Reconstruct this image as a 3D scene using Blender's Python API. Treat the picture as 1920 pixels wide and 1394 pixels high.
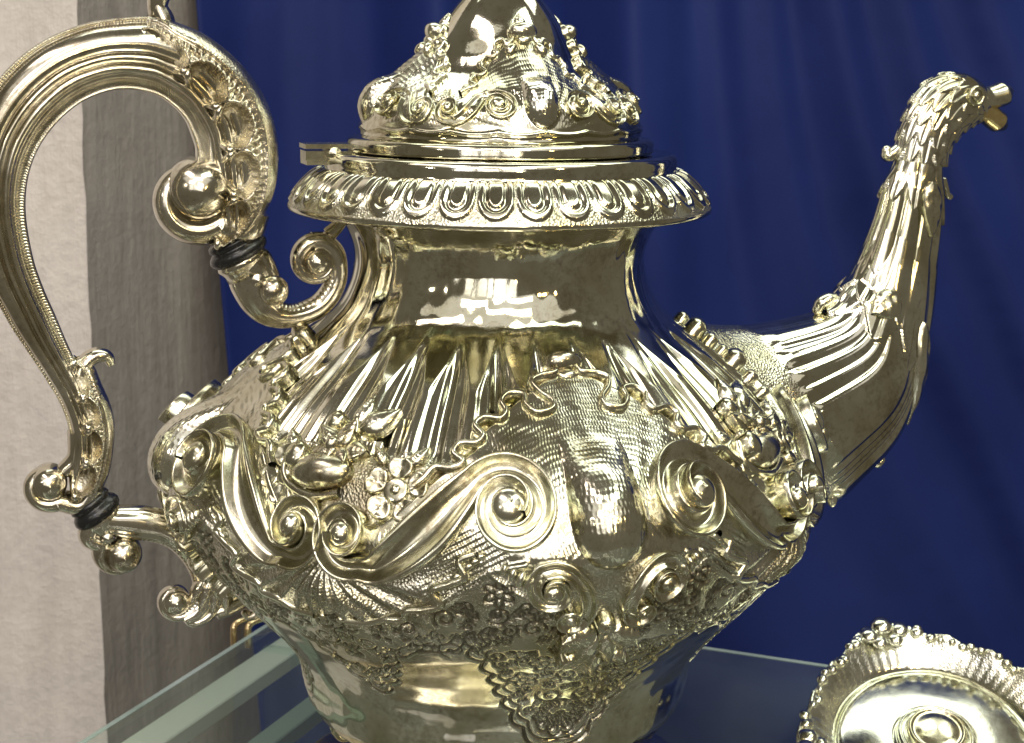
import bpy, math, random
import numpy as np

for o in list(bpy.data.objects): bpy.data.objects.remove(o, do_unlink=True)
scene = bpy.context.scene
COL = scene.collection
S = 0.0002                      # one modelling unit is 0.2 mm
R = math.radians
rng = random.Random(7)
nrg = np.random.RandomState(5)

# ------------------------------------------------------------------ camera
cam_d = bpy.data.cameras.new('camera'); cam = bpy.data.objects.new('camera', cam_d); COL.objects.link(cam)
pitch, roll = R(11.26), R(0.7)
from mathutils import Matrix, Vector
fw = Vector((0, math.cos(pitch), -math.sin(pitch)))
r0 = Vector((1, 0, 0)); u0 = Vector((0, math.sin(pitch), math.cos(pitch)))
rt = r0*math.cos(roll)+u0*math.sin(roll); up = -r0*math.sin(roll)+u0*math.cos(roll)
cpos = Vector((0, 0, 830))-3000*fw+26*rt
M = Matrix((rt, up, -fw)).transposed().to_4x4(); M.translation = cpos*S
cam.matrix_world = M
cam_d.sensor_width = 36; cam_d.lens = 36*3000/1920
cam_d.clip_start = 0.01; cam_d.clip_end = 50
cam_d.dof.use_dof = True; cam_d.dof.focus_distance = 2650*S; cam_d.dof.aperture_fstop = 30
scene.camera = cam

# ------------------------------------------------------------------ room light
w = bpy.data.worlds.new('World'); scene.world = w; w.use_nodes = True
bg = w.node_tree.nodes['Background']; bg.inputs[0].default_value = (0.80, 0.71, 0.54, 1); bg.inputs[1].default_value = 0.15

def area(name, loc, target, size, power, col, size_y=None, shape='RECTANGLE'):
    l = bpy.data.lights.new(name, 'AREA'); l.energy = power; l.color = col
    l.shape = shape; l.size = size
    if shape in ('RECTANGLE', 'ELLIPSE'): l.size_y = size_y or size
    o = bpy.data.objects.new(name, l); COL.objects.link(o); o.location = loc
    d = Vector(target)-Vector(loc); o.rotation_euler = d.to_track_quat('-Z', 'Y').to_euler()
    return o
T0 = (0, 0, 0.14)
K = 1.8
area('ceiling_panel_lamp', (0.62, -0.45, 1.45), T0, 1.0, 3.6*K, (0.92, 1.0, 0.84), 0.34)
area('ceiling_panel_lamp', (-0.70, -0.55, 1.40), T0, 0.8, 2.2*K, (1.0, 0.90, 0.84), 0.28)
area('ceiling_panel_lamp', (0.10, -1.35, 1.50), T0, 0.9, 2.6*K, (1.0, 0.97, 0.84), 0.24)
area('ceiling_panel_lamp', (-0.75, -1.9, 1.35), T0, 0.7, 2.4*K, (0.98, 0.93, 1.0), 0.30)
area('ceiling_panel_lamp', (0.55, -2.3, 1.45), T0, 0.8, 3.0*K, (1.0, 0.97, 0.90), 0.30)
o = area('luminous_ceiling_lamp', (0, -2.4, 1.75), T0, 4.0, 13*K, (1.0, 0.95, 0.90), 3.0); o.rotation_euler = (0, 0, 0)
for i, xx in enumerate((-1.15, -0.35, 0.45)): area('front_fill_lamp', (xx, -2.9, 0.86), (xx*.2, 0, .3), 0.70, 1.75*K, (1.0, 0.95, 0.92), 0.95)  # added fill panes in front, no known window; brighten the neck's reflection
o = area('case_top_lamp', (0.08, 0.30, 0.90), T0, 0.95, 1.5*K, (0.95, 1.0, 0.88), 0.38); o.rotation_euler = (0, 0, 0)
for x, y, z, c in ((-0.30, -1.25, 1.15, (1, .86, .62)), (0.22, -1.0, 1.10, (1, .88, .60)), (0.95, -1.2, 0.75, (1, .74, .30)), (-1.15, -1.2, 0.7, (1, .93, .8)), (0.42, -1.9, 0.40, (1, .80, .40)), (-0.12, -2.2, 0.75, (1, .95, .85)), (0.10, -1.7, 0.95, (1, .97, .9))):
    area('downlight', (x, y, z), T0, 0.08, 0.6*K, c, shape='DISK')

vs = scene.view_settings
vs.view_transform = 'Standard'; vs.look = 'None'; vs.gamma = 1; vs.exposure = 0.24
scene.render.engine = 'CYCLES'
scene.cycles.max_bounces = 7; scene.cycles.glossy_bounces = 4; scene.cycles.diffuse_bounces = 2; scene.cycles.transmission_bounces = 7; scene.cycles.caustics_refractive = False; scene.cycles.caustics_reflective = False

# ------------------------------------------------------------------ materials
def nt(name):
    m = bpy.data.materials.new(name); m.use_nodes = True
    t = m.node_tree; return m, t, t.nodes, t.links, t.nodes['Principled BSDF']
def ramp(N, L, src, a, b, c0, c1):
    r = N.new('ShaderNodeValToRGB'); r.color_ramp.elements[0].position = a; r.color_ramp.elements[1].position = b
    r.color_ramp.elements[0].color = c0; r.color_ramp.elements[1].color = c1; L.new(src, r.inputs[0]); return r
def noise(N, L, vec, scale, detail=4, rough=.55):
    n = N.new('ShaderNodeTexNoise'); n.inputs['Scale'].default_value = scale; n.inputs['Detail'].default_value = detail
    n.inputs['Roughness'].default_value = rough
    if vec is not None: L.new(vec, n.inputs['Vector'])
    return n
def math_n(N, L, op, a, b):
    n = N.new('ShaderNodeMath'); n.operation = op
    for i, v in enumerate((a, b)):
        if isinstance(v, (int, float)): n.inputs[i].default_value = v
        else: L.new(v, n.inputs[i])
    return n.outputs[0]

def silver(name, light=(.82, .81, .70, 1), warm=(.54, .51, .35, 1), rough=.12, fields=False, fine=.04, tarn=.5):
    m, t, N, L, P = nt(name)
    tc = N.new('ShaderNodeTexCoord').outputs['Object']
    P.inputs['Metallic'].default_value = 1
    n1 = noise(N, L, tc, 38, 6, .62)
    c = ramp(N, L, n1.outputs[0], .36, .66, light, warm)
    # old silver: brown-black tarnish left in specks and clouds
    n4 = noise(N, L, tc, 24, 7, .72); n5 = noise(N, L, tc, 420, 4, .7)
    tm = math_n(N, L, 'ADD', math_n(N, L, 'MULTIPLY', n4.outputs[0], .62), math_n(N, L, 'MULTIPLY', n5.outputs[0], .38))
    tr = ramp(N, L, tm, .50, .64, (0, 0, 0, 1), (tarn,)*3+(1,))
    mx0 = N.new('ShaderNodeMixRGB'); L.new(tr.outputs[0], mx0.inputs[0]); L.new(c.outputs[0], mx0.inputs[1]); mx0.inputs[2].default_value = (.26, .20, .12, 1)
    col = mx0.outputs[0]
    n2 = noise(N, L, tc, 160, 6, .7)
    rr = N.new('ShaderNodeMapRange'); L.new(n2.outputs[0], rr.inputs[0]); rr.inputs[1].default_value = .3; rr.inputs[2].default_value = .75
    rr.inputs[3].default_value = rough*.7; rr.inputs[4].default_value = rough*1.6
    rough_s = math_n(N, L, 'ADD', rr.outputs[0], math_n(N, L, 'MULTIPLY', tr.outputs[0], .12))
    n3 = noise(N, L, tc, 1500, 2)
    b = N.new('ShaderNodeBump'); b.inputs['Strength'].default_value = fine; b.inputs['Distance'].default_value = .0003
    L.new(n3.outputs[0], b.inputs['Height']); nor = b.outputs[0]
    if fields:
        def at(nm):
            a = N.new('ShaderNodeAttribute'); a.attribute_name = nm; return a.outputs['Fac']
        mt, ox, sat = at('matte'), at('oxide'), at('sat')
        rough_s = math_n(N, L, 'ADD', rough_s, math_n(N, L, 'MULTIPLY', mt, .16))
        rough_s = math_n(N, L, 'ADD', rough_s, math_n(N, L, 'MULTIPLY', sat, .11))
        vo = N.new('ShaderNodeTexVoronoi'); vo.inputs['Scale'].default_value = 1150; L.new(tc, vo.inputs['Vector'])
        b2 = N.new('ShaderNodeBump'); b2.inputs['Distance'].default_value = .0009
        L.new(math_n(N, L, 'MULTIPLY', mt, .4), b2.inputs['Strength']); L.new(vo.outputs['Distance'], b2.inputs['Height']); L.new(nor, b2.inputs['Normal'])
        nor = b2.outputs[0]
        mx = N.new('ShaderNodeMixRGB'); L.new(math_n(N, L, 'MULTIPLY', ox, .75), mx.inputs[0]); L.new(col, mx.inputs[1]); mx.inputs[2].default_value = (.10, .075, .045, 1)
        col = mx.outputs[0]
        rough_s = math_n(N, L, 'ADD', rough_s, math_n(N, L, 'MULTIPLY', ox, .10))
    L.new(col, P.inputs['Base Color']); L.new(rough_s, P.inputs['Roughness']); L.new(nor, P.inputs['Normal'])
    return m
M_body = silver('chased_silver', rough=.055, fields=True, tarn=.65)
M_orn = silver('cast_silver', (.82, .81, .68, 1), (.55, .52, .35, 1), .17, tarn=.85)
M_hand = silver('handle_silver', (.80, .77, .67, 1), (.55, .50, .38, 1), .15, fields=True, tarn=.75)
M_gilt = silver('worn_gilding', (.93, .78, .42, 1), (.80, .55, .20, 1), .16)
M_dish = silver('dish_silver', (.88, .89, .80, 1), (.74, .73, .58, 1), .12, fields=True)

def simple(name, col, rough=.5, metal=0, **k):
    m, t, N, L, P = nt(name); P.inputs['Base Color'].default_value = (*col, 1); P.inputs['Roughness'].default_value = rough; P.inputs['Metallic'].default_value = metal
    for a, b in k.items(): P.inputs[a.replace('_', ' ')].default_value = b
    return m
def ebony():
    m, t, N, L, P = nt('ebony'); P.inputs['Base Color'].default_value = (.012, .012, .013, 1)
    n = noise(N, L, N.new('ShaderNodeTexCoord').outputs['Object'], 400, 5); r = ramp(N, L, n.outputs[0], .3, .7, (.14,)*3+(1,), (.34,)*3+(1,)); L.new(r.outputs[0], P.inputs['Roughness']); return m
M_ebony = ebony()
M_brass = silver('brass', (.85, .68, .40, 1), (.70, .52, .28, 1), .2)

def cloth():
    m, t, N, L, P = nt('navy_satin'); tc = N.new('ShaderNodeTexCoord').outputs['Object']
    n = noise(N, L, tc, 6, 4); c = ramp(N, L, n.outputs[0], .3, .75, (.007, .014, .088, 1), (.012, .025, .140, 1)); L.new(c.outputs[0], P.inputs['Base Color'])
    P.inputs['Roughness'].default_value = .55; P.inputs['Sheen Weight'].default_value = .08; P.inputs['Sheen Tint'].default_value = (.3, .4, .9, 1); P.inputs['Specular IOR Level'].default_value = .15
    wv = N.new('ShaderNodeTexNoise'); wv.inputs['Scale'].default_value = 900; L.new(tc, wv.inputs['Vector'])
    b = N.new('ShaderNodeBump'); b.inputs['Strength'].default_value = .25; b.inputs['Distance'].default_value = .0005; L.new(wv.outputs[0], b.inputs['Height']); L.new(b.outputs[0], P.inputs['Normal']); return m
def plaster(name, c0, c1, streak=.5):
    m, t, N, L, P = nt(name); tc = N.new('ShaderNodeTexCoord').outputs['Object']
    mp = N.new('ShaderNodeMapping'); mp.inputs['Scale'].default_value = (1, 1, .12); L.new(tc, mp.inputs[0])
    n1 = noise(N, L, mp.outputs[0], 70, 6, .6); n2 = noise(N, L, tc, 130, 6, .65)
    mx = N.new('ShaderNodeMixRGB'); mx.inputs[0].default_value = streak; L.new(n2.outputs[0], mx.inputs[1]); L.new(n1.outputs[0], mx.inputs[2])
    c = ramp(N, L, mx.outputs[0], .32, .68, c0, c1); L.new(c.outputs[0], P.inputs['Base Color']); P.inputs['Roughness'].default_value = .85
    b = N.new('ShaderNodeBump'); b.inputs['Strength'].default_value = .6; b.inputs['Distance'].default_value = .006; L.new(mx.outputs[0], b.inputs['Height']); L.new(b.outputs[0], P.inputs['Normal']); return m
def glass(name, col, rough=.02, dust=.035):
    """flat sheet glass: clear with a green cast, mirror-like at grazing angles, a film of dust"""
    m, t, N, L, P = nt(name); N.remove(P)
    tr = N.new('ShaderNodeBsdfTransparent'); tr.inputs[0].default_value = (*col, 1)
    gl = N.new('ShaderNodeBsdfGlossy'); gl.inputs['Roughness'].default_value = rough
    fr = N.new('ShaderNodeFresnel'); fr.inputs[0].default_value = 1.5
    m1 = N.new('ShaderNodeMixShader'); gm = N.new('ShaderNodeNewGeometry'); L.new(math_n(N, L, 'MULTIPLY', fr.outputs[0], math_n(N, L, 'SUBTRACT', 1.0, gm.outputs['Backfacing'])), m1.inputs[0]); L.new(tr.outputs[0], m1.inputs[1]); L.new(gl.outputs[0], m1.inputs[2])
    df = N.new('ShaderNodeBsdfDiffuse'); df.inputs[0].default_value = (.58, .64, .64, 1)
    nz = noise(N, L, N.new('ShaderNodeTexCoord').outputs['Object'], 16, 6, .65); rr = ramp(N, L, nz.outputs[0], .3, .75, (dust*.5,)*3+(1,), (dust*1.6,)*3+(1,))
    mx = N.new('ShaderNodeMixShader'); L.new(rr.outputs[0], mx.inputs[0]); L.new(m1.outputs[0], mx.inputs[1]); L.new(df.outputs[0], mx.inputs[2]); L.new(mx.outputs[0], N['Material Output'].inputs['Surface']); return m
M_cloth = cloth()
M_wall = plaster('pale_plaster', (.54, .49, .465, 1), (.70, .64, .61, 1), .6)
M_taupe_shade = plaster('shaded_taupe_plaster', (.23, .20, .185, 1), (.36, .32, .295, 1), .7)  # taupe plaster; its darkness also puts the return's shade into the colour
M_glass = glass('green_edged_glass', (.94, .98, .96))

# ------------------------------------------------------------------ mesh helpers
class MB:
    """collects grids and faces, builds one mesh object"""
    def __init__(s): s.v = []; s.f = []; s.n = 0; s.at = {}
    def grid(s, V, cu=False, cv=False, **at):
        n, m, _ = V.shape
        base = s.n; s.v.append(V.reshape(-1, 3)); s.n += n*m
        i = np.arange(n if cu else n-1)[:, None]; j = np.arange(m if cv else m-1)[None, :]
        i2 = (i+1) % n; j2 = (j+1) % m
        q = np.stack(np.broadcast_arrays(i*m+j, i2*m+j, i2*m+j2, i*m+j2), -1).reshape(-1, 4)+base
        s.f.append(q)
        for k in set(list(s.at)+list(at)):
            lst = s.at.setdefault(k, [np.zeros(base)] if base else [])
            lst.append(np.asarray(at[k]).reshape(-1) if k in at else np.zeros(n*m))
        return s
    def cap(s, ring, top):
        """fan as a degenerate-free grid: ring (m,3) to a point"""
        V = np.stack([ring, ring*.5+np.asarray(top)*.5, ring*.02+np.asarray(top)*.98]); return s.grid(V, False, True)
    def build(s, name, mat, parent=None, smooth=True):
        v = np.concatenate(s.v)*S; f = np.concatenate(s.f)
        me = bpy.data.meshes.new(name); me.vertices.add(len(v)); me.vertices.foreach_set('co', v.astype(np.float32).ravel())
        me.loops.add(f.size); me.loops.foreach_set('vertex_index', f.astype(np.int32).ravel())
        me.polygons.add(len(f)); me.polygons.foreach_set('loop_start', (np.arange(len(f))*4).astype(np.int32))
        for k, lst in s.at.items():
            a = me.attributes.new(k, 'FLOAT', 'POINT'); a.data.foreach_set('value', np.concatenate(lst).astype(np.float32))
        me.update(calc_edges=True)
        me.polygons.foreach_set('use_smooth', np.full(len(f), smooth)); me.materials.append(mat); me.validate()
        o = bpy.data.objects.new(name, me); COL.objects.link(o)
        if parent: o.parent = parent
        return o
def empty(name, loc=(0, 0, 0), rz=0):
    o = bpy.data.objects.new(name, None); COL.objects.link(o); o.location = loc; o.rotation_euler = (0, 0, rz); o.empty_display_size = .02; return o
def tag(o, label=None, cat=None, kind=None, group=None):
    if label: o['label'] = label
    if cat: o['category'] = cat
    if kind: o['kind'] = kind
    if group: o['group'] = group
    return o
def dup(o, rz, parent=None):
    c = o.copy(); COL.objects.link(c); c.parent = parent or o.parent; c.rotation_euler = (0, 0, o.rotation_euler[2]+rz); return c

def cr(P, n):
    """Catmull-Rom through P (k,d), n samples evenly spaced by length"""
    P = np.array(P, float); Q = np.vstack([2*P[0]-P[1], P, 2*P[-1]-P[-2]]); out = []
    for i in range(len(P)-1):
        a, b, c, d = Q[i:i+4]; t = np.linspace(0, 1, 24, endpoint=False)[:, None]
        out.append(.5*(2*b+(c-a)*t+(2*a-5*b+4*c-d)*t**2+(3*b-a-3*c+d)*t**3))
    out.append(P[-1:]); O = np.vstack(out)
    L = np.concatenate([[0], np.cumsum(np.linalg.norm(np.diff(O, axis=0), axis=1))])
    u = np.linspace(0, L[-1], n); return np.stack([np.interp(u, L, O[:, j]) for j in range(O.shape[1])], 1)
def pair(A, B, n):
    Q = cr(np.hstack([np.array(A, float), np.array(B, float)]), n); return Q[:, :2], Q[:, 2:]
def sm(a, b, x):
    t = np.clip((x-a)/(b-a), 0, 1); return t*t*(3-2*t)

class Prof:
    def __init__(s, pts):
        s.c = cr(pts, 900); s.s = np.concatenate([[0], np.cumsum(np.hypot(*np.diff(s.c, axis=0).T))]); s.L = s.s[-1]
    def r(s, v): return np.interp(v, s.s, s.c[:, 0])
    def z(s, v): return np.interp(v, s.s, s.c[:, 1])
BODY = Prof([(300,1126),(281,1100),(270,1072),(267,1050),(269,1030),(275,1006),(286,981),(304,956),(334,929),(370,903),(408,876),(468,825),(525,765),(562,705),(582,650),(585,600),(571,550),(537,490),(484,428),(428,367),(391,316),(377,280),(371,246),(361,212),(340,182),(310,158),(284,147)])
LID = Prof([(1,1562),(38,1545),(73,1511),(99,1476),(117,1440),(131,1405),(153,1376),(192,1350),(228,1324),(246,1298),(256,1270)])
class Surf:
    """relief-free surface of body or lid: (angle in degrees, profile length, height) -> point"""
    def __init__(s, prof, kind): s.p = prof; s.kind = kind
    def bulge(s, f, v):
        z = s.p.z(v); g = (f+45) % 90-45
        if s.kind == 'body': return np.exp(-((z-680)/130)**2)*(38*np.exp(-(g/20)**2)-8)
        return np.exp(-((z-1378)/45)**2)*42*np.exp(-(g/21)**2)
    def base(s, f, v):
        r = s.p.r(v)+s.bulge(f, v); a = np.radians(f); return np.stack([r*np.sin(a), -r*np.cos(a), s.p.z(v)+0*a], -1)
    def normal(s, f, v):
        e = 3.; d1 = s.base(f+.5, v)-s.base(f-.5, v); d2 = s.base(f, np.minimum(v+e, s.p.L))-s.base(f, np.maximum(v-e, 0))
        n = np.cross(d2, d1); return n/np.maximum(np.linalg.norm(n, axis=-1, keepdims=True), 1e-9)
    def at(s, f, v, h): return s.base(f, v)+np.asarray(h)[..., None]*s.normal(f, v)
    def deg(s, v): return s.p.r(v)*math.pi/180
SB = Surf(BODY, 'body'); SL = Surf(LID, 'lid')

RIB_A = np.array([-1.02, -1, -.93, -.80, -.66, -.48, -.22, 0, .22, .48, .66, .80, .93, 1, 1.02])
RIB_H = np.array([-.9, .45, .88, 1.0, .84, .42, .14, .06, .14, .42, .84, 1.0, .88, .45, -.9])
CORD_A = np.cos(np.linspace(math.pi, 0, 9)); CORD_H = np.concatenate([[-.6], np.sin(np.linspace(math.pi, 0, 9))[1:-1], [-.6]])
def sweep_on(mb, sf, k, P, hw, lift, H, A=RIB_A, HH=RIB_H, mod=None):
    """ribbon on a surface; P (n,2) in (across, down) units, k units per degree"""
    P = np.asarray(P); t = np.gradient(P, axis=0); t /= np.linalg.norm(t, axis=1, keepdims=True)+1e-9
    nn = np.stack([t[:, 1], -t[:, 0]], 1)
    n = len(P); hw = np.broadcast_to(hw, n); lift = np.broadcast_to(lift, n); H = np.broadcast_to(H, n)
    U = P[:, None, :]+A[None, :, None]*hw[:, None, None]*nn[:, None, :]
    h = lift[:, None]+HH[None, :]*H[:, None]
    if mod is not None: h = h+mod
    h[:, 0] = -8; h[:, -1] = -8
    mb.grid(sf.at(U[..., 0]/k, U[..., 1], h))
def dome_on(mb, sf, f, s, rx, ry, H, lift=0, rot=0, n=10, m=20, power=.5, noise_amp=0):
    a = np.linspace(0.02, 1, n)[:, None]; b = np.linspace(0, 2*math.pi, m, endpoint=False)[None, :]
    x = rx*a*np.cos(b); y = ry*a*np.sin(b)+0*a; c, d = math.cos(rot), math.sin(rot)
    X = x*c-y*d; Y = x*d+y*c; h = lift+H*(1-a**2)**power+0*b
    if noise_amp: h = h+noise_amp*nrg.randn(*h.shape)
    h[-1] = -6
    mb.grid(sf.at(f+X/sf.deg(s), s+Y, h), False, True)
def leaf_on(mb, sf, f, s, L, W, rot, H, lift=0, lobes=0, curl=0, vein=1.5):
    """pointed leaf from its base at (f,s); rot 0 points down the profile, positive turns to the right"""
    n, m = 26, 15; a = np.linspace(0, 1, n)[:, None]; b = np.linspace(-1, 1, m)[None, :]
    wdt = W*np.sin(math.pi*np.clip(a, .02, .985)**.75)**.8
    if lobes: wdt = wdt*(1+.22*np.abs(np.sin(a*math.pi*lobes)))
    x = wdt*b; y = L*a+0*b; h = lift+H*(1-np.abs(b)**2.2)*(.35+.65*np.sin(math.pi*np.clip(a, 0, 1)**.7))+curl*a**2
    h = h-vein*np.exp(-(b/.12)**2)*(1-a)+.25*vein*np.sin(a*40-np.abs(b)*7)*(1-b**2)
    h[:, 0] = -6; h[:, -1] = -6
    c, d = math.cos(rot), math.sin(rot); X = x*c+y*d; Y = -x*d+y*c
    mb.grid(sf.at(f+X/sf.deg(s), s+Y, h))
def spiral(c, r0, r1, a0, a1, n=70, power=.8):
    t = np.linspace(0, 1, n); r = r0+(r1-r0)*t**power; a = np.radians(a0+(a1-a0)*t)
    return np.stack([c[0]+r*np.cos(a), c[1]-r*np.sin(a)], 1)     # screen-like: y runs down the profile
def tube(mb, P, rad, m=12, sy=1.0, caps=True):
    P = np.asarray(P, float); n = len(P); rad = np.broadcast_to(rad, n); t = np.gradient(P, axis=0); t /= np.linalg.norm(t, axis=1, keepdims=True)+1e-9
    ref = np.array([0, 1., 0]); 
    A = np.cross(t, ref); bad = np.linalg.norm(A, axis=1) < .2; A[bad] = np.cross(t[bad], [0, 0, 1.]); A /= np.linalg.norm(A, axis=1, keepdims=True); Bn = np.cross(t, A)
    b = np.linspace(0, 2*math.pi, m, endpoint=False)
    V = P[:, None]+rad[:, None, None]*(A[:, None]*np.cos(b)[None, :, None]+sy*Bn[:, None]*np.sin(b)[None, :, None])
    mb.grid(V, False, True)
    if caps: mb.cap(V[0][::-1], P[0]-t[0]*rad[0]*.5); mb.cap(V[-1], P[-1]+t[-1]*rad[-1]*.5)
def ball(mb, c, r, n=14, m=24, sc=(1, 1, 1)):
    a = np.linspace(.01, math.pi-.01, n)[:, None]; b = np.linspace(0, 2*math.pi, m, endpoint=False)[None, :]
    V = np.stack([np.sin(a)*np.cos(b)*sc[0], np.sin(a)*np.sin(b)*sc[1], np.cos(a)*sc[2]+0*b], -1)*r+np.asarray(c, float); mb.grid(V, False, True)
def lathe(mb, prof, m=96, axis=None, org=(0, 0, 0), **at):
    P = np.asarray(prof, float); b = np.linspace(0, 2*math.pi, m, endpoint=False)
    V = np.stack([P[:, :1]*np.cos(b), P[:, :1]*np.sin(b), P[:, 1:2]+0*b], -1)
    if axis is not None:
        z = np.asarray(axis, float); z /= np.linalg.norm(z); x = np.cross([0, 1., 0] if abs(z[1]) < .9 else [1., 0, 0], z); x /= np.linalg.norm(x); y = np.cross(z, x)
        V = V[..., :1]*x+V[..., 1:2]*y+V[..., 2:]*z
    mb.grid(V+np.asarray(org, float), False, True)
def box(mb, c, s, rz=0):
    x, y, z = [d/2 for d in s]; ca, sa = math.cos(rz), math.sin(rz)
    for ax in range(3):
        for sg in (-1, 1):
            q = []
            for p, r_ in ((-1, -1), (1, -1), (1, 1), (-1, 1)):
                v = [0, 0, 0]; v[ax] = sg; v[(ax+1) % 3] = p*sg; v[(ax+2) % 3] = r_
                X, Y, Z = v[0]*x, v[1]*y, v[2]*z; q.append((c[0]+X*ca-Y*sa, c[1]+X*sa+Y*ca, c[2]+Z))
            mb.grid(np.array([[q[0], q[3]], [q[1], q[2]]]))

# ------------------------------------------------------------------ setting: wall, curtain
mb = MB(); z = np.linspace(-2600, 3600, 90); x = np.linspace(-5000, -1110, 60)
X, Z = np.meshgrid(x, z, indexing='ij'); edge = np.interp(X, [-1200, -1110], [0, 1])
V = np.stack([X+edge*(2*np.sin(Z*.021)+1.5*np.sin(Z*.057)), 1300+3*np.sin(X*.013+Z*.004)+0*Z, Z], -1); mb.grid(V)
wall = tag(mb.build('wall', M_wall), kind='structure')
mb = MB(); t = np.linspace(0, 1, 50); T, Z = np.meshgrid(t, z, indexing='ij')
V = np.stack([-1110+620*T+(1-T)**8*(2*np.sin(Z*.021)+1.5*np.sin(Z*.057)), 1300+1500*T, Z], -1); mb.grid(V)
mb.build('wall_return', M_taupe_shade, wall)
mb = MB(); tz = np.linspace(0, 1, 70); tx = np.linspace(0, 1, 420)
TX, TZ = np.meshgrid(tx, tz, indexing='ij'); Zc = -2400+5600*TZ
xl = -740-(Zc+700)*.064
Xc = xl+(4200-xl)*TX
ph = Xc+.48*(Zc-900)*sm(200, 1500, Xc)
Yc = 1800+125*np.sin(ph*.0070+1.6*np.sin(ph*.0029)+.0006*Zc)*(.55+.45*np.sin(ph*.0021+1+.0005*Zc))+22*np.sin(ph*.019+1.3+.0009*Zc+.8*np.sin(ph*.005))+3*np.sin(ph*.047+.7*np.sin(Zc*.0015))+60*np.sin(ph*.0031+2)
mb.grid(np.stack([Xc, Yc-40*(1-TX)**60, Zc], -1))
cur = mb.build('curtain', M_cloth)
so = cur.modifiers.new('thickness', 'SOLIDIFY'); so.thickness = 5*S; so.offset = 1
tag(cur, 'navy blue satin curtain hanging in soft folds behind the teapot', 'curtain')

# ------------------------------------------------------------------ glass shelf and its fittings
ang = math.atan2(-.366, .931)
ex = np.array([math.cos(ang), math.sin(ang)]); ey = np.array([-ex[1], ex[0]])       # along the back edge, along the left edge (away)
corner = np.array([-478., 1140.])
def sh(a, b): q = corner+ex*a-ey*b; return q[0], q[1]
def slab(mb, a0, a1, b0, b1, z0, z1, bev=3):
    ring = []
    for zz, ins in ((z0, bev), (z0+bev, 0), (z1-bev, 0), (z1, bev)):
        ring.append([(*sh(a, b), zz) for a, b in ((a0+ins, b0+ins), (a0+ins, b1-ins), (a1-ins, b1-ins), (a1-ins, b0+ins))])
    V = np.array(ring, float); mb.grid(V, False, True); mb.grid(np.array([[V[0][0], V[0][3]], [V[0][1], V[0][2]]])[:, ::-1]); mb.grid(np.array([[V[3][0], V[3][3]], [V[3][1], V[3][2]]]))
mb = MB(); slab(mb, 0, 2400, 0, 2100, -30, 0)
shelf = mb.build('glass_shelf', M_glass, smooth=False)
M_edge = glass('ground_glass_edge', (.75, .92, .84), .4, .5)
for nm, a_, b_ in (('back_edge', (2, 2398), (-2, 13)), ('side_edge', (-2, 11), (16, 2098))):
    mb = MB(); slab(mb, *a_, *b_, .5, 2, .2); mb.build(nm, M_edge, shelf, smooth=False)
tag(shelf, 'clear glass shelf with green edges under the silver teapot', 'shelf')
mb = MB(); slab(mb, 22, 900, 322, 342, -1400, -34, 2)
tag(mb.build('glass_partition', M_glass, smooth=False), 'upright glass panel standing below the shelf', 'partition')
M_rail = simple('pale_green_paint', (.64, .64, .57), .45); M_rail2 = simple('grey_green_paint', (.22, .26, .22), .5)
for a0, a1, zt, m_, lab in ((14, 100, -46, M_rail, 'pale painted case rail under the left edge of the glass shelf'), (175, 235, -120, M_rail2, 'darker green case rail further in below the glass shelf')):
    mb = MB(); slab(mb, a0, a1, 30, 2050, zt-40, zt, 3); tag(mb.build('case_rail', m_, smooth=False), lab, 'rail')
br = empty('shelf_bracket', (*[c*S for c in sh(-60, 345)], 0)); tag(br, 'small brass prong bracket at the left edge of the glass shelf', 'bracket')
for d in (0, 36):
    mb = MB(); P = cr([(d, -d*.1, -46), (d, -d*.1, -5), (d+4, 6-d*.1, 10), (d+26, 30-d*.1, 16), (d+120, 130-d*.1, 17)], 40); tube(mb, P, 8, 12); mb.build('prong', M_brass, br)

# ------------------------------------------------------------------ teapot
tea = empty('teapot', (0, 0, 0), R(17.5))
tag(tea, 'ornate silver teapot with scroll handle and bird-headed spout on the glass shelf', 'teapot')

# ---- relief of body: lines drawn as polylines in (degrees, length)
def line_field(F, V, lines):
    """distance-driven field for polylines on a regular sector grid F (cols), V (rows)"""
    out = np.zeros((len(F), len(V)))
    for pts, wd, amp in lines:
        P = np.asarray(pts, float)
        for (a0, b0), (a1, b1) in zip(P[:-1], P[1:]):
            k = float(BODY.r((b0+b1)/2))*math.pi/180; m_ = wd*2.2
            i0, i1 = np.searchsorted(F, (min(a0, a1)-m_/k, max(a0, a1)+m_/k)); j0, j1 = np.searchsorted(V, (min(b0, b1)-m_, max(b0, b1)+m_))
            if i1 <= i0 or j1 <= j0: continue
            x = (F[i0:i1, None]-a0)*k; y = V[None, j0:j1]-b0; dx = (a1-a0)*k; dy = b1-b0; l2 = dx*dx+dy*dy+1e-9
            t = np.clip((x*dx+y*dy)/l2, 0, 1); d = np.hypot(x-t*dx, y-t*dy)
            w_ = amp*np.exp(-(d/wd)**2); o = out[i0:i1, j0:j1]
            out[i0:i1, j0:j1] = np.where(np.abs(w_) > np.abs(o), w_, o)
    return out
def curl(f, s, r, a0, turns, sgn=1, n=22):
    k = float(BODY.r(s))*math.pi/180; t = np.linspace(0, 1, n); rr = r*(1-.82*t); a = np.radians(a0)+sgn*2*math.pi*turns*t
    return np.stack([f+rr*np.cos(a)/k, s+rr*np.sin(a)], 1)
def petalring(f, s, r, n, k0=.55):
    k = float(BODY.r(s))*math.pi/180; t = np.linspace(0, 2*math.pi, n*10+1); rr = r*(k0+(1-k0)*np.abs(np.sin(t*n/2))); return np.stack([f+rr*np.cos(t)/k, s+rr*np.sin(t)], 1)
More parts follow.
